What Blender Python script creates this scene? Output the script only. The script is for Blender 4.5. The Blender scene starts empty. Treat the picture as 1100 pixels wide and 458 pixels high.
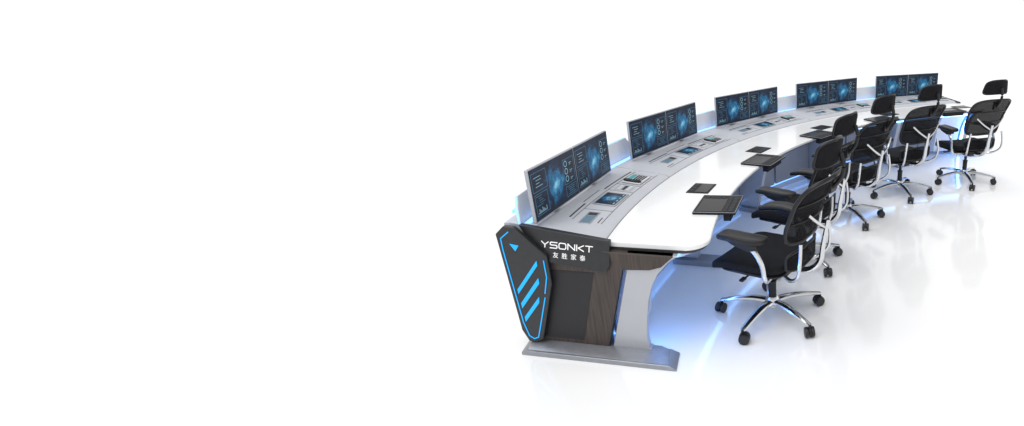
import bpy, bmesh, math, random
from mathutils import Vector, Matrix
random.seed(4)
S=bpy.context.scene; COL=bpy.context.collection; PI=math.pi; R=math.radians
S.view_settings.view_transform='Standard'
# ------------------------------------------------------------------ materials
def mat(name,col,rough=.5,metal=0,emit=None,es=0,var=0,vscale=30,bump=0,bscale=200,coat=0,ior=None,stretch=(1,1,1),alpha=1,spec=None):
    m=bpy.data.materials.new(name); m.use_nodes=True; nt=m.node_tree; b=nt.nodes['Principled BSDF']
    b.inputs['Base Color'].default_value=(*col,1); b.inputs['Roughness'].default_value=rough; b.inputs['Metallic'].default_value=metal; b.inputs['Alpha'].default_value=alpha
    if spec is not None: b.inputs['Specular IOR Level'].default_value=spec
    if coat: b.inputs['Coat Weight'].default_value=coat; b.inputs['Coat Roughness'].default_value=.06
    if ior: b.inputs['IOR'].default_value=ior
    if emit: b.inputs['Emission Color'].default_value=(*emit,1); b.inputs['Emission Strength'].default_value=es
    tc=nt.nodes.new('ShaderNodeTexCoord'); mp=nt.nodes.new('ShaderNodeMapping'); nt.links.new(tc.outputs['Object'],mp.inputs[0]); mp.inputs['Scale'].default_value=stretch
    if var:
        n=nt.nodes.new('ShaderNodeTexNoise'); n.inputs['Scale'].default_value=vscale; n.inputs['Detail'].default_value=5
        nt.links.new(mp.outputs[0],n.inputs['Vector'])
        r=nt.nodes.new('ShaderNodeValToRGB'); r.color_ramp.elements[0].position=.3; r.color_ramp.elements[1].position=.7
        r.color_ramp.elements[0].color=(*[c*(1-var) for c in col],1); r.color_ramp.elements[1].color=(*[min(1,c*(1+var)) for c in col],1)
        nt.links.new(n.outputs[0],r.inputs[0]); nt.links.new(r.outputs[0],b.inputs['Base Color'])
        mr=nt.nodes.new('ShaderNodeMapRange'); mr.inputs[3].default_value=max(0,rough-.05); mr.inputs[4].default_value=min(1,rough+.07)
        nt.links.new(n.outputs[0],mr.inputs[0]); nt.links.new(mr.outputs[0],b.inputs['Roughness'])
    if bump:
        n2=nt.nodes.new('ShaderNodeTexVoronoi'); n2.inputs['Scale'].default_value=bscale
        nt.links.new(mp.outputs[0],n2.inputs['Vector'])
        bp=nt.nodes.new('ShaderNodeBump'); bp.inputs['Strength'].default_value=bump; bp.inputs['Distance'].default_value=.002
        nt.links.new(n2.outputs[0],bp.inputs['Height']); nt.links.new(bp.outputs[0],b.inputs['Normal'])
    return m
M={}
M['floor']=mat('white gloss floor',(.90,.90,.90),.10,ior=1.9)
M['white']=mat('white gloss worktop',(.86,.865,.87),.2,var=.012,vscale=4,coat=.25)
M['grey']=mat('light grey lacquer',(.49,.505,.545),.4,var=.03,vscale=8)
M['pale']=mat('pale grey lacquer',(.64,.655,.68),.4,var=.03,vscale=8)
M['door']=mat('mid grey door lacquer',(.30,.31,.34),.4,var=.03,vscale=8)
M['inset']=mat('inset grey',(.40,.415,.45),.4,var=.03,vscale=8)
M['leg']=mat('silver grey leg',(.46,.475,.51),.32,.35,var=.02,vscale=8)
M['wing']=mat('white satin panel',(.82,.84,.88),.45,var=.01,vscale=8)
M['silver']=mat('satin silver',(.52,.54,.58),.32,.7,var=.03,vscale=20)
M['gun']=mat('gunmetal foot',(.30,.31,.34),.34,.6,var=.06,vscale=25)
M['black']=mat('black lacquer',(.016,.017,.02),.36,var=.2,vscale=30)
M['dark']=mat('dark trim',(.03,.03,.035),.45,var=.15,vscale=30)
M['matte']=mat('matte black',(.012,.012,.014),.42,var=.15,vscale=30,spec=.2)
M['wood']=mat('dark walnut veneer',(.050,.037,.032),.5,var=.42,vscale=14,stretch=(6,6,.3))
M['vent']=mat('charcoal rib',(.020,.020,.023),.55,var=.1)
M['led']=mat('blue led',(.1,.2,.4),.5,emit=(.22,.48,1.),es=1.5)
M['ledunder']=mat('under desk led',(.1,.2,.4),.5,emit=(.22,.46,1.),es=6)
M['ledsoft']=mat('soft blue led',(.1,.2,.4),.5,emit=(.16,.40,1.),es=2.2)
M['ledwing']=mat('wing blue led',(.3,.45,.7),.5,emit=(.20,.45,1.),es=1.5)
M['ledhi']=mat('bright blue led',(.02,.1,.4),.5,emit=(.10,.34,1.),es=24)
M['led2']=mat('cyan led line',(.0,.15,.4),.5,emit=(.0,.38,.88),es=1.05)
M['logo']=mat('white print',(.85,.85,.85),.5,emit=(1,1,1),es=.2)
M['chrome']=mat('polished aluminium',(.66,.67,.69),.13,1,var=.03,vscale=15)
M['mesh']=mat('black mesh fabric',(.009,.009,.011),.85,var=.25,vscale=60,bump=.5,bscale=260,alpha=.80,spec=.2)
M['cush']=mat('black seat fabric',(.009,.009,.011),.85,var=.25,vscale=40,bump=.5,bscale=330,spec=.22)
M['plastic']=mat('black plastic',(.012,.012,.014),.38,var=.15,vscale=40,spec=.35)
M['rubber']=mat('black caster tyre',(.012,.012,.013),.45,var=.2)
M['bezel']=mat('silver monitor bezel',(.42,.44,.48),.35,.5,var=.03)
M['gfx']=mat('display graphics',(.0,.05,.08),.4,emit=(.38,.70,.86),es=.6)
M['gfx2']=mat('display dim graphics',(.0,.03,.06),.4,emit=(.10,.36,.60),es=.5)
M['key']=mat('dark keys',(.03,.031,.035),.45,var=.1,spec=.3)
M['glass']=mat('dark glass',(.008,.008,.010),.2,var=.1,spec=.3)
M['green']=mat('phone display',(.02,.1,.1),.3,emit=(.10,.40,.46),es=.6)
M['pdisp']=mat('panel display',(.08,.11,.14),.3,emit=(.10,.22,.30),es=.5)
def screen_mat(name,cx,cz,s,k=.42,st=.8):
    m=bpy.data.materials.new(name); m.use_nodes=True; nt=m.node_tree; b=nt.nodes['Principled BSDF']; L=nt.links.new
    tc=nt.nodes.new('ShaderNodeTexCoord'); mp=nt.nodes.new('ShaderNodeMapping'); L(tc.outputs['Object'],mp.inputs[0])
    mp.inputs['Location'].default_value=(-cx,0,-cz)
    n=nt.nodes.new('ShaderNodeTexNoise'); n.inputs['Scale'].default_value=16/s; n.inputs['Detail'].default_value=8; n.inputs['Roughness'].default_value=.65; L(mp.outputs[0],n.inputs['Vector'])
    ln=nt.nodes.new('ShaderNodeVectorMath'); ln.operation='LENGTH'; L(mp.outputs[0],ln.inputs[0])
    g=nt.nodes.new('ShaderNodeMapRange'); g.inputs[1].default_value=0; g.inputs[2].default_value=.17*s; g.inputs[3].default_value=1; g.inputs[4].default_value=0; L(ln.outputs['Value'],g.inputs[0])
    a=nt.nodes.new('ShaderNodeMath'); a.operation='MULTIPLY_ADD'; L(g.outputs[0],a.inputs[0]); a.inputs[1].default_value=k
    mm=nt.nodes.new('ShaderNodeMath'); mm.operation='MULTIPLY_ADD'; L(n.outputs[0],mm.inputs[0]); mm.inputs[1].default_value=1.3; mm.inputs[2].default_value=-.56; L(mm.outputs[0],a.inputs[2])
    r=nt.nodes.new('ShaderNodeValToRGB'); e=r.color_ramp.elements; e[0].position=.08; e[0].color=(.005,.008,.018,1); e[1].position=.95; e[1].color=(.30,.70,.88,1)
    for p,c in ((.3,(.007,.018,.045,1)),(.58,(.012,.14,.30,1))): q=e.new(p); q.color=c
    L(a.outputs[0],r.inputs[0]); L(r.outputs[0],b.inputs['Emission Color']); b.inputs['Emission Strength'].default_value=st
    b.inputs['Base Color'].default_value=(.006,.008,.014,1); b.inputs['Roughness'].default_value=.28; b.inputs['Specular IOR Level'].default_value=.15
    return m
M['screen']=screen_mat('monitor picture',.0,1.01,1.,.68,1.)
M['tabscreen']=screen_mat('tablet picture',0,0,.6,.7)
# ------------------------------------------------------------------ mesh helpers
def obj(name,bm,m,parent=None,bevel=0,sharp=35,loc=None):
    bmesh.ops.recalc_face_normals(bm,faces=bm.faces[:])
    me=bpy.data.meshes.new(name); bm.to_mesh(me); bm.free(); me.materials.append(M[m])
    me.shade_smooth(); me.set_sharp_from_angle(angle=R(sharp))
    o=bpy.data.objects.new(name,me); COL.objects.link(o)
    if parent: o.parent=parent
    if loc: o.location=loc
    if bevel:
        b=o.modifiers.new('bevel','BEVEL'); b.width=bevel; b.segments=2; b.limit_method='ANGLE'; b.angle_limit=R(40)
    return o
def B(): return bmesh.new()
def box(bm,c,s,mtx=None):
    vs=[]
    for x in (-.5,.5):
        for y in (-.5,.5):
            for z in (-.5,.5):
                p=Vector((c[0]+x*s[0],c[1]+y*s[1],c[2]+z*s[2])); vs.append(bm.verts.new(mtx@p if mtx else p))
    for f in ((0,1,3,2),(4,6,7,5),(0,4,5,1),(2,3,7,6),(0,2,6,4),(1,5,7,3)): bm.faces.new([vs[i] for i in f])
def prism(bm,pts,fn,t0,t1):
    a=[bm.verts.new(fn(p[0],p[1],t0)) for p in pts]; b=[bm.verts.new(fn(p[0],p[1],t1)) for p in pts]
    n=len(pts); bm.faces.new(a); bm.faces.new(b[::-1])
    for i in range(n): bm.faces.new((a[i],b[i],b[(i+1)%n],a[(i+1)%n]))
def tube(bm,pts,r,n=10,flat=1.0,up=(0,0,1)):
    P=[Vector(p) for p in pts]; rs=r if isinstance(r,(list,tuple)) else [r]*len(P); prev=None; U=Vector(up)
    for i,p in enumerate(P):
        d=(P[min(i+1,len(P)-1)]-P[max(i-1,0)]).normalized()
        s=d.cross(U)
        if s.length<1e-3: s=d.cross(Vector((0,1,0)))
        s.normalize(); w=s.cross(d)
        ring=[bm.verts.new(p+s*math.cos(k*2*PI/n)*rs[i]+w*math.sin(k*2*PI/n)*rs[i]*flat) for k in range(n)]
        if prev:
            for k in range(n): bm.faces.new((prev[k],prev[(k+1)%n],ring[(k+1)%n],ring[k]))
        else: bm.faces.new(ring[::-1])
        prev=ring
    bm.faces.new(prev)
def curve(pts,n=6):
    P=[Vector(p) for p in pts]; out=[]
    for i in range(len(P)-1):
        p0=P[max(i-1,0)];p1=P[i];p2=P[i+1];p3=P[min(i+2,len(P)-1)]
        for k in range(n):
            t=k/n; out.append(.5*((2*p1)+(p2-p0)*t+(2*p0-5*p1+4*p2-p3)*t*t+(3*p1-p0-3*p2+p3)*t**3))
    out.append(P[-1]); return out
def lathe(bm,prof,c=(0,0,0),n=20,mtx=None):
    prev=None
    for r,z in prof:
        ring=[]
        for k in range(n):
            p=Vector((c[0]+r*math.cos(2*PI*k/n),c[1]+r*math.sin(2*PI*k/n),c[2]+z)); ring.append(bm.verts.new(mtx@p if mtx else p))
        if prev:
            for k in range(n): bm.faces.new((prev[k],prev[(k+1)%n],ring[(k+1)%n],ring[k]))
        else: bm.faces.new(ring[::-1])
        prev=ring
    bm.faces.new(prev)
def ringm(bm,r0,r1,h,mtx,n=24):
    L=[[bm.verts.new(mtx@Vector((r*math.cos(2*PI*k/n),r*math.sin(2*PI*k/n),z))) for k in range(n)] for r,z in ((r0,0),(r1,0),(r1,h),(r0,h))]
    for j in range(4):
        a,b=L[j],L[(j+1)%4]
        for k in range(n): bm.faces.new((a[k],a[(k+1)%n],b[(k+1)%n],b[k]))
def sp(v,e): return math.copysign(abs(v)**e,v)
def pad(bm,a,b,c,e1,e2,fn,nu=36,nv=14):
    rows=[]
    for j in range(1,nv):
        v=-PI/2+PI*j/nv; cv=sp(math.cos(v),e1); sv=sp(math.sin(v),e1)
        rows.append([bm.verts.new(fn(a*sp(math.cos(2*PI*i/nu),e2)*cv,b*sp(math.sin(2*PI*i/nu),e2)*cv,c*sv)) for i in range(nu)])
    lo=bm.verts.new(fn(0,0,-c)); hi=bm.verts.new(fn(0,0,c))
    for q,w in zip(rows,rows[1:]):
        for i in range(nu): bm.faces.new((q[i],q[(i+1)%nu],w[(i+1)%nu],w[i]))
    for i in range(nu):
        bm.faces.new((lo,rows[0][(i+1)%nu],rows[0][i])); bm.faces.new((hi,rows[-1][i],rows[-1][(i+1)%nu]))
def thing(name,label,cat,loc=(0,0,0),rot=(0,0,0),group=None):
    o=bpy.data.objects.new(name,None); o.empty_display_size=.1; COL.objects.link(o); o.location=loc; o.rotation_euler=rot
    o['label']=label; o['category']=cat
    if group: o['group']=group
    return o
def dup(root,loc,rot,label):
    r=root.copy(); COL.objects.link(r); r.location=loc; r.rotation_euler=rot; r['label']=label
    for ch in list(root.children):
        c=ch.copy(); COL.objects.link(c); c.parent=r
        for g in list(ch.children):
            d=g.copy(); COL.objects.link(d); d.parent=c
    return r
# ------------------------------------------------------------------ the arc
CX,CY=3.9651,3.2191; PH0=177.28; D0,D1=-8.3,70.3; STEP=15.5; SK=.27
def phi(d): return R(PH0-d)
def A(r,d,z=0): return Vector((CX+r*math.cos(phi(d)),CY+r*math.sin(phi(d)),z))
def yaw(d): return phi(d)-PI/2
def frame(d):      # (x along the arc to the far end, r, z) at angle d
    u=Vector((math.cos(phi(d)),math.sin(phi(d)),0)); t=Vector((math.sin(phi(d)),-math.cos(phi(d)),0)); c=Vector((CX,CY,0))
    return lambda x,r,z: c+u*r+t*x+Vector((0,0,z))
def skew(d,r):     # both ends are cut at a slant: shorter at the back
    sh=math.degrees(SK*max(0,r-4.7)/r)
    return d+sh*max(0,1-max(0,d-D0)/9)-sh*max(0,1-max(0,D1-d)/9)
def sweep(bm,prof,d0,d1,n=None,ds=None):
    if ds is None:
        n=n or max(2,int(abs(d1-d0)/1.0)); ds=[d0+(d1-d0)*i/n for i in range(n+1)]
    prev=None
    for d in ds:
        pr=prof(d) if callable(prof) else prof
        ring=[bm.verts.new(A(r,skew(d,r),z)) for r,z in pr]; k=len(ring)
        if prev:
            for i in range(k): bm.faces.new((prev[i],prev[(i+1)%k],ring[(i+1)%k],ring[i]))
        else: bm.faces.new(ring[::-1])
        prev=ring
    bm.faces.new(prev)
# ------------------------------------------------------------------ floor
bm=B(); vs=[bm.verts.new(p) for p in ((-150,-60,0),(150,-60,0),(150,400,0),(-150,400,0))]; bm.faces.new(vs)
fl=obj('floor',bm,'floor'); fl['kind']='structure'
# ------------------------------------------------------------------ console
base=A(5.3,31,0)
con=thing('control_console','long curved white and grey control desk with dark wood end panel and blue light strips','desk',base)
NEG=(-base.x,-base.y,0)
def part(name,bm,m,bevel=0,parent=None):
    return obj(name,bm,m,parent or con,bevel,loc=None if parent else NEG)
RF=4.52
ds=sorted(set([D0+i*(D1-D0)/90 for i in range(91)]+[D0+.02+x for x in (.05,.15,.3,.5,.75,1.0,1.3,1.6)]+[D1-.02-x for x in (.05,.15,.3,.5,.75,1.0,1.3,1.6)]))
def rf(d,off=0):
    s=min(d-D0,D1-d)*PI/180*4.55; q=.13
    return RF+off+(q-math.sqrt(max(0,q*q-(q-s)**2)) if s<q else 0)
bm=B(); sweep(bm,lambda d:[(rf(d)+.004,.726),(rf(d),.732),(rf(d),.746),(rf(d)+.006,.752),(5.13,.752),(5.13,.726)],0,0,ds=ds); part('worktop',bm,'white')
bm=B(); sweep(bm,lambda d:[(rf(d,.02),.708),(rf(d,.02),.7255),(5.13,.7255),(5.13,.708)],0,0,ds=ds); part('edge_trim',bm,'dark')
SL=.109
def zs(r): return .775+(r-5.17)*SL
for k in range(5):
    a=D0 if k==0 else -7.75+STEP*k; b=D1 if k==4 else 7.75+STEP*k
    bm=B(); sweep(bm,[(5.134,.70),(5.134,.757),(5.17,.775),(5.72,.835),(5.76,.828),(5.76,.70)],a+(.05 if k else 0),b-(.05 if k<4 else 0)); part('rear_shelf',bm,'grey',.003)
    c=STEP*k
    for (r0,r1,x0,x1) in ((5.425,5.435,-5.2,-1.8),(5.425,5.435,2.2,7.0),(5.235,5.241,-5.6,-4.4),(5.45,5.454,-1.4,1.8),(5.212,5.215,-5.7,7.2),(5.40,5.403,-5.6,7.2)):
        bm=B(); sweep(bm,[(r0,zs(r0)-.004),(r0,zs(r0)+.0015),(r1,zs(r1)+.0015),(r1,zs(r1)-.004)],c+x0,c+x1); part('cable_slot',bm,'dark')
    for dd in (-2.15,2.15,3.75,6.6):
        Fs=frame(c+dd); bm=B(); prism(bm,[(-.0013,5.217),(.0013,5.217),(.0013,5.398),(-.0013,5.398)],lambda x,r,t:Fs(x,r,zs(r)+t),-.003,.0013); part('panel_seam',bm,'dark')
    F=frame(c-3.7)
    bm=B(); prism(bm,[(-.10,5.275),(.10,5.275),(.10,5.35),(-.10,5.35)],lambda x,r,t:F(x,r,zs(r)+t),-.003,.003); ip=part('inset_panel',bm,'bezel',.0015)
    bm=B(); prism(bm,[(-.085,5.285),(.03,5.285),(.03,5.34),(-.085,5.34)],lambda x,r,t:F(x,r,zs(r)+t),.002,.0045); part('panel_display',bm,'pdisp',0,ip)
    bm=B(); prism(bm,[(.042,5.285),(.085,5.285),(.085,5.34),(.042,5.34)],lambda x,r,t:F(x,r,zs(r)+t),.002,.0045); part('panel_socket',bm,'dark',0,ip)
    Fb=frame(c+2.95)
    bm=B(); prism(bm,[(-.055,5.245),(.055,5.245),(.055,5.37),(-.055,5.37)],lambda x,r,t:Fb(x,r,zs(r)+t),-.003,.002); ip=part('inset_panel',bm,'inset',.001)
    for i in range(4):
        for j in range(3):
            bm=B(); prism(bm,[(-.042+.023*i,5.262+.034*j),(-.026+.023*i,5.262+.034*j),(-.026+.023*i,5.282+.034*j),(-.042+.023*i,5.282+.034*j)],lambda x,r,t:Fb(x,r,zs(r)+t),.001,.005); part('button',bm,('pale','dark','pale')[j],0,ip)
    F2=frame(c+4.9)
    bm=B(); prism(bm,[(-.115,4.69),(.115,4.69),(.115,4.86),(-.115,4.86)],lambda x,r,t:F2(x,r,.752+t),-.004,.006); db=part('desk_socket_box',bm,'matte',.002)
    bm=B(); prism(bm,[(-.105,4.701),(.105,4.701),(.105,4.797),(-.105,4.797)],lambda x,r,t:F2(x,r,.752+t),.0055,.008); part('socket_lid',bm,'glass',.001,db)
    for i in range(3):
        bm=B(); prism(bm,[(-.08+.06*i,4.812),(-.042+.06*i,4.812),(-.042+.06*i,4.842),(-.08+.06*i,4.842)],lambda x,r,t:F2(x,r,.752+t),.0055,.008); part('socket_outlet',bm,'key',0,db)
    for dd in (-3.95,3.95):
        w=3.75; lo,hi=c+dd-w,c+dd+w
        lo=max(lo,D0+.7); hi=min(hi,D1-.7)
        bm=B(); sweep(bm,[(5.15,.09),(5.15,.688),(5.17,.688),(5.17,.09)],lo,hi,n=6); part('cabinet_door',bm,'door',.003)
bm=B(); sweep(bm,[(5.18,.0),(5.18,.695),(5.74,.695),(5.74,.0)],D0+.6,D1-.6); part('cabinet_body',bm,'grey')
bm=B(); sweep(bm,[(4.68,.670),(4.58,.7075),(5.145,.7075),(5.145,.55),(5.10,.55)],D0+.6,D1-.6); part('under_panel',bm,'pale')
bm=B(); sweep(bm,[(4.775,.626),(4.775,.640),(4.81,.629),(4.81,.615)],D0+.8,D1-.8); part('light_strip',bm,'ledunder')
bm=B(); sweep(bm,[(5.155,.076),(5.155,.088),(5.179,.088),(5.179,.076)],D0+.8,D1-.8); part('light_strip',bm,'ledsoft')
# low back panel and the wings between the monitors
bm=B(); sweep(bm,[(5.675,.80),(5.675,.90),(5.69,.90),(5.69,.80)],D0+.5,D1-.5); part('back_panel',bm,'wing',.003)
bm=B(); sweep(bm,[(5.70,.88),(5.70,.90),(5.71,.90),(5.71,.88)],D0+.5,D1-.5); part('light_strip',bm,'led')
for k in range(6):
    d=-7.75+STEP*k; w0,w1=-.36,.36
    if k==0: d=-5.3; w0=-.04
    if k==5: d=67.3; w1=.03
    F=frame(d)
    bm=B(); prism(bm,[(w0,.80),(w1,.80),(w1,.93),(w1-.07 if k<5 else w1-.02,1.0),(w0+.07 if k else w0+.02,1.0),(w0,.93)],lambda x,z,t:F(x,5.645+t,z),0,.016); wg=part('wing_panel',bm,'wing',.004)
    bm=B(); prism(bm,[(w0-.008,.83),(w0-.008,.93),(w0+.012,1.0),(w0+.02,1.0),(w0+.004,.93),(w0+.004,.83)] if k==0 else [(w0+.07,1.0005),(w0+.07,1.005),(w1-.07,1.005),(w1-.07,1.0005)],lambda x,z,t:F(x,5.648+t,z),.0,.010); part('wing_light',bm,'ledwing',0,wg)
    bm=B(); prism(bm,[(w0+.02,5.600),(w1-.02,5.600),(w1-.02,5.636),(w0+.02,5.636)],lambda x,r,t:F(x,r,zs(r)+t),.0005,.003); part('wing_light',bm,'ledwing',0,wg)
# inner supports
for k in range(1,5):
    F=frame(-7.75+STEP*k)
    bm=B(); prism(bm,[(4.80,.61),(5.148,.53),(5.148,.05),(4.93,.05)],lambda r,z,t:F(t,r,z),-.03,.03); sl=part('support_leg',bm,'leg',.006)
    bm=B(); prism(bm,[(4.70,0),(4.70,.02),(4.76,.049),(5.14,.049),(5.14,0)],lambda r,z,t:F(t,r,z),-.075,.075); part('foot',bm,'gun',.005)
# the two ends (s: direction away from the desk)
def end(d,s):
    F0=frame(d); F=lambda x,r,z:F0((x-SK*(r-4.7))*s,r,z)
    G=lambda r,z,t:F(t,r,z)
    bm=B(); prism(bm,[(5.725,.74),(5.02,.706),(4.725,.706),(4.80,.635),(4.87,.610),(5.035,.598),(5.185,.057),(5.70,.057)],G,-.02,.045); part('end_panel',bm,'wood',.003)
    cu=[(4.94,.057),(4.935,.15),(4.92,.28),(4.90,.40),(4.87,.50),(4.825,.585),(4.76,.66),(4.70,.706)]
    bm=B(); prism(bm,[(4.86,.041),(4.90,.048),(4.928,.062)]+cu[1:]+[(5.00,.706),(5.01,.60),(5.16,.057),(5.16,.041)],G,-.03,.032); sl=part('support_leg',bm,'leg',.005)
    bm=B(); prism(bm,[(5.145,.041)]+[(r+.06,z) for r,z in cu]+[(5.145,.706)],G,-.45,-.065); part('leg_housing',bm,'wing',.004)
    bm=B(); prism(bm,[(r+.010,z) for r,z in cu]+[(r+.03,z) for r,z in cu[::-1]],G,-.052,-.034); part('leg_light',bm,'ledhi',0,sl)
    bm=B(); prism(bm,[(4.75,0),(4.75,.012),(4.80,.032),(5.70,.032),(5.735,.02),(5.735,0)],G,-.03,.15); ft=part('foot',bm,'gun',.004)
    bm=B(); a=[bm.verts.new(F(x,r,.0315)) for r,x in ((4.80,-.02),(4.80,.135),(5.70,.135),(5.70,-.02))]; b=[bm.verts.new(F(x,r,.056)) for r,x in ((4.86,-.02),(4.87,.075),(5.69,.075),(5.69,-.02))]
    bm.faces.new(a); bm.faces.new(b[::-1])
    for i in range(4): bm.faces.new((a[i],b[i],b[(i+1)%4],a[(i+1)%4]))
    part('foot_ridge',bm,'gun',.004,ft)
    # dark insert in the wood, very fine ribs
    top=lambda f:5.485-.265*f; bot=lambda f:5.605-.255*f
    bm=B(); n=34
    prism(bm,[(5.49,.565),(5.215,.565),(5.345,.085),(5.61,.085)],G,.0453,.0475)
    for i in range(n):
        f0=(i+.05)/n; f1=(i+.75)/n
        prism(bm,[(top(f0),.56),(top(f1),.56),(bot(f1),.09),(bot(f0),.09)],G,.0470,.0486)
    part('vent',bm,'vent')
    # shield
    bm=B(); prism(bm,[(5.775,.79),(5.72,.84),(5.655,.84),(5.475,.67),(5.475,.49),(5.60,.085),(5.65,.06),(5.70,.06),(5.735,.14)],G,.047,.085); sh=part('end_shield',bm,'black',.006)
    def strip(pts,w):
        bm=B()
        for (a,b) in zip(pts,pts[1:]):
            a=Vector(a);b=Vector(b);n=(b-a).normalized(); q=Vector((-n.y,n.x))*w/2
            prism(bm,[a+q-n*w*.3,b+q+n*w*.3,b-q+n*w*.3,a-q-n*w*.3],G,.0845,.088)
        part('shield_light',bm,'led2',0,sh)
    strip([(5.69,.81),(5.745,.765),(5.745,.69),(5.712,.20),(5.69,.105),(5.66,.085),(5.63,.10),(5.60,.19),(5.535,.39)],.0062)
    strip([(5.50,.64),(5.50,.53),(5.53,.42)],.0062)
    def bar(pts):
        bm=B(); prism(bm,pts,G,.0845,.088); part('shield_light',bm,'led2',0,sh)
    bar([(5.695,.735),(5.64,.727),(5.667,.69)])
    bar([(5.705,.40),(5.545,.605),(5.545,.637),(5.705,.432)])
    bar([(5.70,.30),(5.555,.485),(5.555,.522),(5.70,.337)])
    bar([(5.695,.205),(5.58,.35),(5.573,.393),(5.695,.24)])
    # nameplate: a flat sloping face
    O=Vector((.03,5.645,.836)); e1=Vector((0,-.55,-.066)); e2=Vector((.042,0,-.19))
    def Pn(u,v,t=0):
        q=O+e1*u+e2*v+Vector((.9*t,0,.3*t)); return F(*q)
    sh2=[(0,0),(1,0),(.985,.75),(.93,1),(.30,1),(.22,.93)]
    bm=B(); a=[bm.verts.new(Pn(u,v)) for u,v in sh2]; b=[]
    for u,v in sh2:
        q=O+e1*u+e2*v; b.append(bm.verts.new(F(-.015,q.y,q.z-.004)))
    n=len(a); bm.faces.new(a); bm.faces.new(b[::-1])
    for i in range(n): bm.faces.new((a[i],b[i],b[(i+1)%n],a[(i+1)%n]))
    return Pn,part('nameplate',bm,'black',.003)
Pn,cover=end(D0,-1); end(D1,1)
xa=(Pn(.8,.42)-Pn(.2,.54)).normalized(); ya=Pn(.5,.2)-Pn(.5,.8); za=xa.cross(ya).normalized(); ya=za.cross(xa)
def text(body,size,parent,org,space=1,name='logo_lettering'):
    c=bpy.data.curves.new('t','FONT'); c.body=body; c.size=size; c.align_x='CENTER'; c.align_y='CENTER'; c.extrude=.0008; c.space_character=space
    o=bpy.data.objects.new('t',c); COL.objects.link(o); bpy.context.view_layer.update()
    me=bpy.data.meshes.new_from_object(o.evaluated_get(bpy.context.evaluated_depsgraph_get())); bpy.data.objects.remove(o)
    mt=Matrix((xa,ya,za)).transposed().to_4x4(); mt.translation=org+za*.002
    me.transform(mt); me.materials.clear(); me.materials.append(M['logo']); me.name=name
    q=bpy.data.objects.new(name,me); COL.objects.link(q); q.parent=parent; return q
GL={'Y':[[(0,1),(.5,.48),(1,1)],[(.5,.48),(.5,0)]],'S':[[(1,1),(.12,1),(0,.88),(0,.62),(.12,.52),(.88,.52),(1,.4),(1,.12),(.88,0),(0,0)]],
'O':[[(.15,0),(.85,0),(1,.2),(1,.8),(.85,1),(.15,1),(0,.8),(0,.2),(.15,0)]],'N':[[(0,0),(0,1),(1,0),(1,1)]],'K':[[(0,0),(0,1)],[(1,1),(.2,.5),(1,0)]],'T':[[(0,1),(1,1)],[(.5,.84),(.5,0)]]}
lw,lh,gap,st=.043,.034,.0125,.0056
tot=6*lw+5*gap; org=Pn(.53,.40)+za*.0004
for i,chh in enumerate('YSONKT'):
    bm=B(); j=0
    for pl in GL[chh]:
        for a,b in zip(pl,pl[1:]):
            j+=1
            a=Vector((-tot/2+i*(lw+gap)+a[0]*lw,(a[1]-.5)*lh)); b=Vector((-tot/2+i*(lw+gap)+b[0]*lw,(b[1]-.5)*lh)); n=(b-a).normalized(); q=Vector((-n.y,n.x))*st/2; e=n*st*.35
            prism(bm,[a+q-e,b+q+e,b-q+e,a-q-e],lambda x,y,t:org+xa*x+ya*y+za*t,0,.0012+.00012*j)
    obj('logo_letter',bm,'logo',cover)
text('友 胜 家 泰',.037,cover,Pn(.545,.71),space=1.25)
# ------------------------------------------------------------------ monitors
ORD=['nearest','second nearest','middle','second farthest','farthest']
def make_monitor():
    t=thing('monitor','','monitor',group='monitors along the back of the curved desk')
    bm=B(); box(bm,(0,.0,1.0127),(.570,.022,.3263)); obj('bezel',bm,'bezel',t,.003)
    bm=B(); box(bm,(0,-.0115,1.0145),(.560,.003,.312)); s=obj('screen',bm,'screen',t)
    RX=Matrix.Rotation(PI/2,4,'X')
    bm=B()
    for z in (1.10,1.050,1.0): ringm(bm,.0165,.0205,.0006,Matrix.Translation((.15,-.0132,z))@RX,20)
    for k in range(3): box(bm,(.215,-.0134,1.095-.05*k),(.035,.0006,.003)); box(bm,(.208,-.0134,1.085-.05*k),(.022,.0006,.0025))
    for k in range(4): box(bm,(-.205+.012*(k%2),-.0134,1.115-.019*k),(.08-.02*(k%3),.0006,.0028))
    for k in range(9): box(bm,(-.245+.012*k,-.0134,.90+.002*((k*5)%7)),(.004,.0006,.008+.004*((k*5)%7)))
    obj('display_graphics',bm,'gfx',s)
    bm=B()
    for x0,x1,z0,z1 in ((-.268,-.10,1.03,1.145),(-.262,-.115,.885,1.015),(.115,.262,.965,1.13),(.115,.262,.882,.95)):
        for a,b,c_,d in ((x0,x1,z0,z0+.002),(x0,x1,z1-.002,z1),(x0,x0+.002,z0,z1),(x1-.002,x1,z0,z1)): box(bm,((a+b)/2,-.0133,(c_+d)/2),(b-a,.0005,d-c_))
    for k in range(4): box(bm,(.19,-.0133,.896+.0135*k),(.11-.015*((k*3)%4),.0005,.0025))
    for k in range(5): box(bm,(-.215+.01*((k*3)%4),-.0133,.945+.014*k),(.07-.012*((k*5)%4),.0005,.0022))
    ringm(bm,.080,.0815,.0006,Matrix.Translation((.0,-.0132,1.01))@RX,36)
    obj('display_graphics',bm,'gfx2',s)
    bm=B(); box(bm,(0,.035,.93),(.07,.046,.18)); box(bm,(0,.055,.835),(.16,.05,.02)); obj('stand',bm,'silver',t,.004)
    return t
mon=make_monitor()
for k in range(5):
    F_=frame(STEP*k)
    for j,x in enumerate((-.2855,.2855)):
        p=F_(x,5.526,-.015); lb='%s screen of the %s monitor pair on the curved desk'%(('left','right')[j],ORD[k])
        if k==0 and j==0: mon.location=p; mon.rotation_euler=(0,0,yaw(0)); mon['label']=lb
        else: dup(mon,p,(0,0,yaw(STEP*k)),lb)
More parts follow.
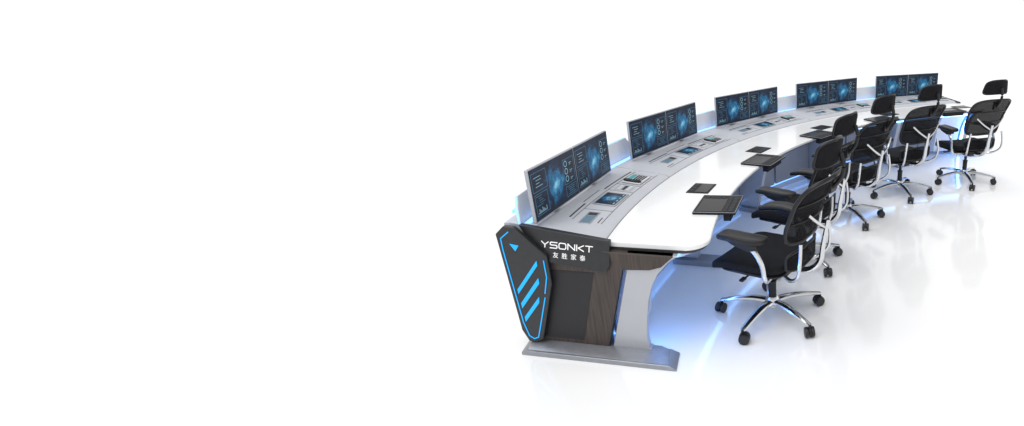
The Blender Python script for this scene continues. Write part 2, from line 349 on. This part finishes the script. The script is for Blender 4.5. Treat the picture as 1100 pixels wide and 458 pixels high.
# ------------------------------------------------------------------ things on the desk
tilt=math.atan(SL)
def place(make,r,dd,z,rx,rz,label):
    o=None
    for k in range(5):
        d=STEP*k+dd; p=A(r,d,z); rot=(rx,0,yaw(d)+rz+random.uniform(-.04,.04)); lb=label%ORD[k]
        if k==0: o=make(); o.location=p; o.rotation_euler=rot; o['label']=lb
        else: dup(o,p,rot,lb)
def make_tablet():
    t=thing('tablet','','tablet',group='tablets on the grey rear shelf')
    bm=B(); box(bm,(0,0,.003),(.25,.16,.005)); obj('case',bm,'bezel',t,.002)
    bm=B(); box(bm,(0,0,.0057),(.22,.135,.002)); s=obj('screen',bm,'tabscreen',t)
    bm=B()
    for k in range(4): box(bm,(-.085+.057*k,-.055,.0070),(.032,.008,.0006))
    ringm(bm,.026,.029,.0006,Matrix.Translation((0,0,.0068)))
    obj('display_graphics',bm,'gfx',s); return t
place(make_tablet,5.305,.2,zs(5.305)+.001,tilt,0,'flat blue screen tablet on grey shelf below the %s monitor pair')
def make_phone():
    t=thing('telephone','','telephone',group='desk telephones on the grey rear shelf')
    bm=B(); box(bm,(0,0,.007),(.20,.145,.012)); obj('body',bm,'pale',t,.004)
    bm=B(); pad(bm,.020,.070,.009,.5,.5,lambda x,y,z:Vector((x-.070,y,.021+z-.004*math.cos(y/.070*PI/2))),20,8); obj('handset',bm,'plastic',t)
    bm=B(); box(bm,(.03,.043,.0143),(.10,.035,.003)); obj('display',bm,'green',t)
    bm=B()
    for i in range(4):
        for j in range(4): box(bm,(-.012+.028*i,-.05+.02*j,.014),(.019,.013,.004))
    obj('keypad',bm,'dark',t); return t
place(make_phone,5.305,5.15,zs(5.305)+.001,tilt,0,'small desk telephone with keypad on grey shelf just past the %s monitor pair')
def make_device():
    t=thing('control_pad','','control pad',group='dark control pads at the front edge of the worktop')
    bm=B(); box(bm,(0,0,.009),(.36,.29,.016)); obj('case',bm,'matte',t,.004)
    bm=B(); box(bm,(-.03,.04,.0178),(.26,.175,.002)); obj('glass_panel',bm,'glass',t,.0008)
    bm=B()
    for i in range(3):
        for j in range(4): box(bm,(.118+.019*i,-.015+.038*j,.0185),(.013,.027,.004))
    for i in range(10): box(bm,(-.145+.031*i,-.108,.0185),(.023,.03,.004)); box(bm,(-.145+.031*i,-.072,.0185),(.023,.02,.004))
    obj('keys',bm,'key',t,.0008)
    bm=B()
    for x0,x1,y0,y1 in ((-.179,.179,-.144,-.1415),(-.179,.179,.1415,.144),(-.179,-.1765,-.1415,.1415),(.1765,.179,-.1415,.1415)): box(bm,((x0+x1)/2,(y0+y1)/2,.0174),(x1-x0,y1-y0,.002))
    obj('edge_strip',bm,'inset',t)
    bm=B(); box(bm,(0,-.085,-.024),(.32,.05,.05)); obj('edge_clamp',bm,'matte',t,.003); return t
place(make_device,4.548,.3,.7525,0,0,'flat black control pad clamped to the worktop front edge before the %s monitor pair')
# ------------------------------------------------------------------ chairs (local +y faces the desk)
def make_chair():
    t=thing('office_chair','','chair',group='black mesh office chairs along the curved desk')
    RB=.375
    for k in range(5):
        a=R(32+72*k); dx,dy=math.cos(a),math.sin(a)
        bm=B(); pts=curve([(dx*.03,dy*.03,.125),(dx*.14,dy*.14,.132),(dx*.27,dy*.27,.115),(dx*RB,dy*RB,.092)],4)
        tube(bm,pts,[.036-.018*i/(len(pts)-1) for i in range(len(pts))],10,.62); obj('base_leg',bm,'chrome',t)
        mt=Matrix.Translation((dx*RB,dy*RB,0))@Matrix.Rotation(a+R(40+37*k),4,'Z')
        bm=B(); tube(bm,[mt@Vector((0,0,.055)),mt@Vector((0,0,.096))],.009,8)
        hood=[(.037*math.cos(q),.037+.039*math.sin(q)) for q in [PI*i/8*1.1-.15 for i in range(9)]]
        prism(bm,hood,lambda x,z,tt:mt@Vector((x+.012,tt,z)),-.008,.008); cs=obj('caster',bm,'plastic',t)
        for sy in (-1,1):
            bm=B(); lathe(bm,[(.023,-.012),(.0345,-.010),(.0365,-.004),(.0365,.004),(.0345,.010),(.023,.012)],n=20,mtx=mt@Matrix.Translation((.012,sy*.021,.0367))@Matrix.Rotation(PI/2,4,'X')); obj('wheel',bm,'rubber',cs)
    bm=B(); lathe(bm,[(.047,.09),(.053,.105),(.048,.148),(.036,.165)]); obj('base_hub',bm,'chrome',t)
    bm=B(); lathe(bm,[(.028,.16),(.028,.27),(.031,.272),(.031,.285),(.017,.287),(.017,.40)]); obj('gas_column',bm,'plastic',t)
    bm=B(); prism(bm,[(-.17,.405),(-.15,.375),(.08,.365),(.15,.40),(.16,.43),(-.17,.435)],lambda y,z,x:Vector((x,y,z)),-.085,.085); mc=obj('mechanism',bm,'plastic',t,.008)
    for sx in (-1,1):
        bm=B(); tube(bm,curve([(sx*.06,.05,.405),(sx*.19,.06,.405),(sx*.245,.07,.40)],4),.006,8); box(bm,(sx*.265,.072,.40),(.05,.028,.012)); obj('lever',bm,'plastic',mc)
    def seatf(x,y,z):
        f=max(0,(y-.10)/.16); r=max(0,(-y-.15)/.1)
        zz=.475+z*.95-.048*f*f+.012*r*r+.016*(abs(x)/.25)**2.5-.008
        return Vector((x*(1-.06*max(0,-y/.25)),y+.075,zz))
    bm=B(); pad(bm,.280,.272,.040,.42,.36,seatf,52,16); obj('seat',bm,'cush',t,sharp=60)
    bm=B(); pad(bm,.250,.240,.014,.3,.45,lambda x,y,z:Vector((x,y+.055,.434+z-.03*max(0,(y-.1)/.14)**2)),40,8); obj('seat_shell',bm,'plastic',t,sharp=60)
    def by(z): return -.275-.31*(z-.52)+.05*math.sin((z-.52)/.55*PI)
    def backf(z0,z1,wtop,cv=.065,waist=.05):
        def f(x,y,z):
            zc=(z0+z1)/2+y; q=(zc-z0)/(z1-z0); xx=x*(1+(wtop-1)*q)*(1-waist*math.cos((q-.1)*2*PI))
            return Vector((xx,by(zc)+z+cv*(abs(xx)/.23)**2.2,zc-.02*(xx/.23)**2*q))
        return f
    f=backf(.675,1.095,1.08,waist=.02)
    bm=B(); pad(bm,.242,.212,.007,.4,.28,f,60,14); bk=obj('backrest',bm,'mesh',t,sharp=60)
    bm=B(); pts=[f(.245*sp(math.cos(q),.28),.215*sp(math.sin(q),.28),0) for q in [2*PI*(i+.5)/80 for i in range(81)]]; tube(bm,pts,.0135,8,up=(0,1,0)); obj('back_frame',bm,'plastic',bk)
    for zz in (-.06,.07):
        bm=B(); tube(bm,[f(.234*u/8,zz,-.012) for u in range(-8,9)],.007,6,up=(0,1,0)); obj('back_rib',bm,'plastic',bk)
    f2=backf(.480,.620,1.04,waist=0)
    bm=B(); pad(bm,.216,.066,.010,.4,.36,f2,44,10); lm=obj('lumbar_support',bm,'mesh',t,sharp=60)
    bm=B(); pts=[f2(.218*sp(math.cos(q),.36),.068*sp(math.sin(q),.36),0) for q in [2*PI*(i+.5)/56 for i in range(57)]]; tube(bm,pts,.0095,8,up=(0,1,0)); obj('lumbar_frame',bm,'plastic',lm)
    bm=B(); tube(bm,curve([(0,-.12,.405),(0,-.27,.42),(0,-.355,.50),(0,-.375,.62),(0,-.405,.80)],5),[.030]*10+[.028-.010*i/10 for i in range(11)],10,.7); obj('back_spine',bm,'chrome',t)
    for sx in (-1,1):
        bm=B(); tube(bm,curve([(sx*.07,-.10,.41),(sx*.18,-.22,.415),(sx*.242,-.305,.48),(sx*.248,-.325,.58),(sx*.225,-.32,.70)],6),.0135,10,.8,up=(0,1,.3)); obj('side_frame',bm,'chrome',t)
        bm=B(); tube(bm,curve([(0,-.39,.74),(sx*.10,-.385,.80),(sx*.19,-.355,.88)],5),.011,8); obj('back_bracket',bm,'chrome',t)
    bm=B(); tube(bm,curve([(0,-.42,1.0),(0,-.485,1.08),(0,-.50,1.16),(0,-.48,1.23)],5),.015,8); box(bm,(0,-.423,1.03),(.07,.03,.09)); obj('headrest_stem',bm,'plastic',t)
    def hf(x,y,z):
        return Vector((x*(1-.10*y/.07),-.46+z+.07*(x/.15)**2-.16*y,1.242+y-.016*(x/.15)**2))
    bm=B(); pad(bm,.158,.074,.016,.5,.40,hf,40,10); hd=obj('headrest',bm,'cush',t,sharp=60)
    bm=B(); pts=[hf(.160*sp(math.cos(q),.40),.076*sp(math.sin(q),.40),0) for q in [2*PI*(i+.5)/48 for i in range(49)]]; tube(bm,pts,.0095,8,up=(0,1,0)); obj('headrest_frame',bm,'plastic',hd)
    for sx in (-1,1):
        bm=B(); pts=curve([(sx*.08,-.07,.405),(sx*.21,-.09,.405),(sx*.300,-.11,.45),(sx*.318,-.10,.56),(sx*.314,-.045,.64),(sx*.308,.02,.668)],6)
        tube(bm,pts,.0185,10,.75,up=(sx,.2,.3)); ar=obj('armrest_support',bm,'chrome',t)
        bm=B(); prism(bm,[(-.08,.660),(-.02,.640),(.09,.665),(.15,.695),(-.08,.69)],lambda y,z,x:Vector((sx*.308+x,y,z)),-.033,.033); obj('armrest_bracket',bm,'plastic',ar,.006)
        bm=B(); pad(bm,.062,.172,.022,.5,.45,lambda x,y,z:Vector((sx*.308+x-sx*.022*(y/.13)**2,y+.06,.706+z+.05*y-.016*max(0,y/.13)**2+.006*(abs(x)/.047)**2)),32,10); obj('armrest_pad',bm,'plastic',t,sharp=60)
    return t
CH=[(4.17,-2.3,-.42),(4.09,10.2,-.28),(4.0,26.5,-.25),(3.95,42,-.22),(3.77,57,-.15)]
CL=['black mesh office chair nearest the camera, beside the near end of the desk','second black mesh office chair, just behind the nearest one','third black mesh office chair, middle of the row of five','fourth black mesh office chair, next to the rightmost one','rightmost black mesh office chair, at the far end of the desk']
c0=make_chair()
for i,(r,d,q) in enumerate(CH):
    p=A(r,d,0); rot=(0,0,yaw(d)+q)
    if i==0: c0.location=p; c0.rotation_euler=rot; c0['label']=CL[0]
    else: dup(c0,p,rot,CL[i])
# ------------------------------------------------------------------ light, world, camera
w=bpy.data.worlds.new('World'); S.world=w; w.use_nodes=True; nt=w.node_tree; bg=nt.nodes['Background']
tc=nt.nodes.new('ShaderNodeTexCoord'); sx=nt.nodes.new('ShaderNodeSeparateXYZ'); rp=nt.nodes.new('ShaderNodeValToRGB')
nt.links.new(tc.outputs['Generated'],sx.inputs[0]); nt.links.new(sx.outputs[2],rp.inputs[0]); nt.links.new(rp.outputs[0],bg.inputs[0]); bg.inputs[1].default_value=1.1
e=rp.color_ramp.elements; e[0].position=.10; e[0].color=(1,1,1,1); e[1].position=.5; e[1].color=(.56,.56,.56,1)
l=bpy.data.lights.new('overhead_light','SUN'); l.energy=2.2; l.angle=R(60); lo=bpy.data.objects.new('overhead_light',l); COL.objects.link(lo); lo.rotation_euler=(R(12),R(-14),0)
cam=bpy.data.cameras.new('camera'); co=bpy.data.objects.new('camera',cam); COL.objects.link(co); S.camera=co
cam.sensor_width=36; cam.lens=567.1/1100*36; cam.shift_x=(550-861.3)/1100; co.location=(0,0,1.9934); co.rotation_euler=(PI/2-.3579,0,0); cam.clip_end=1000; cam.clip_start=.05
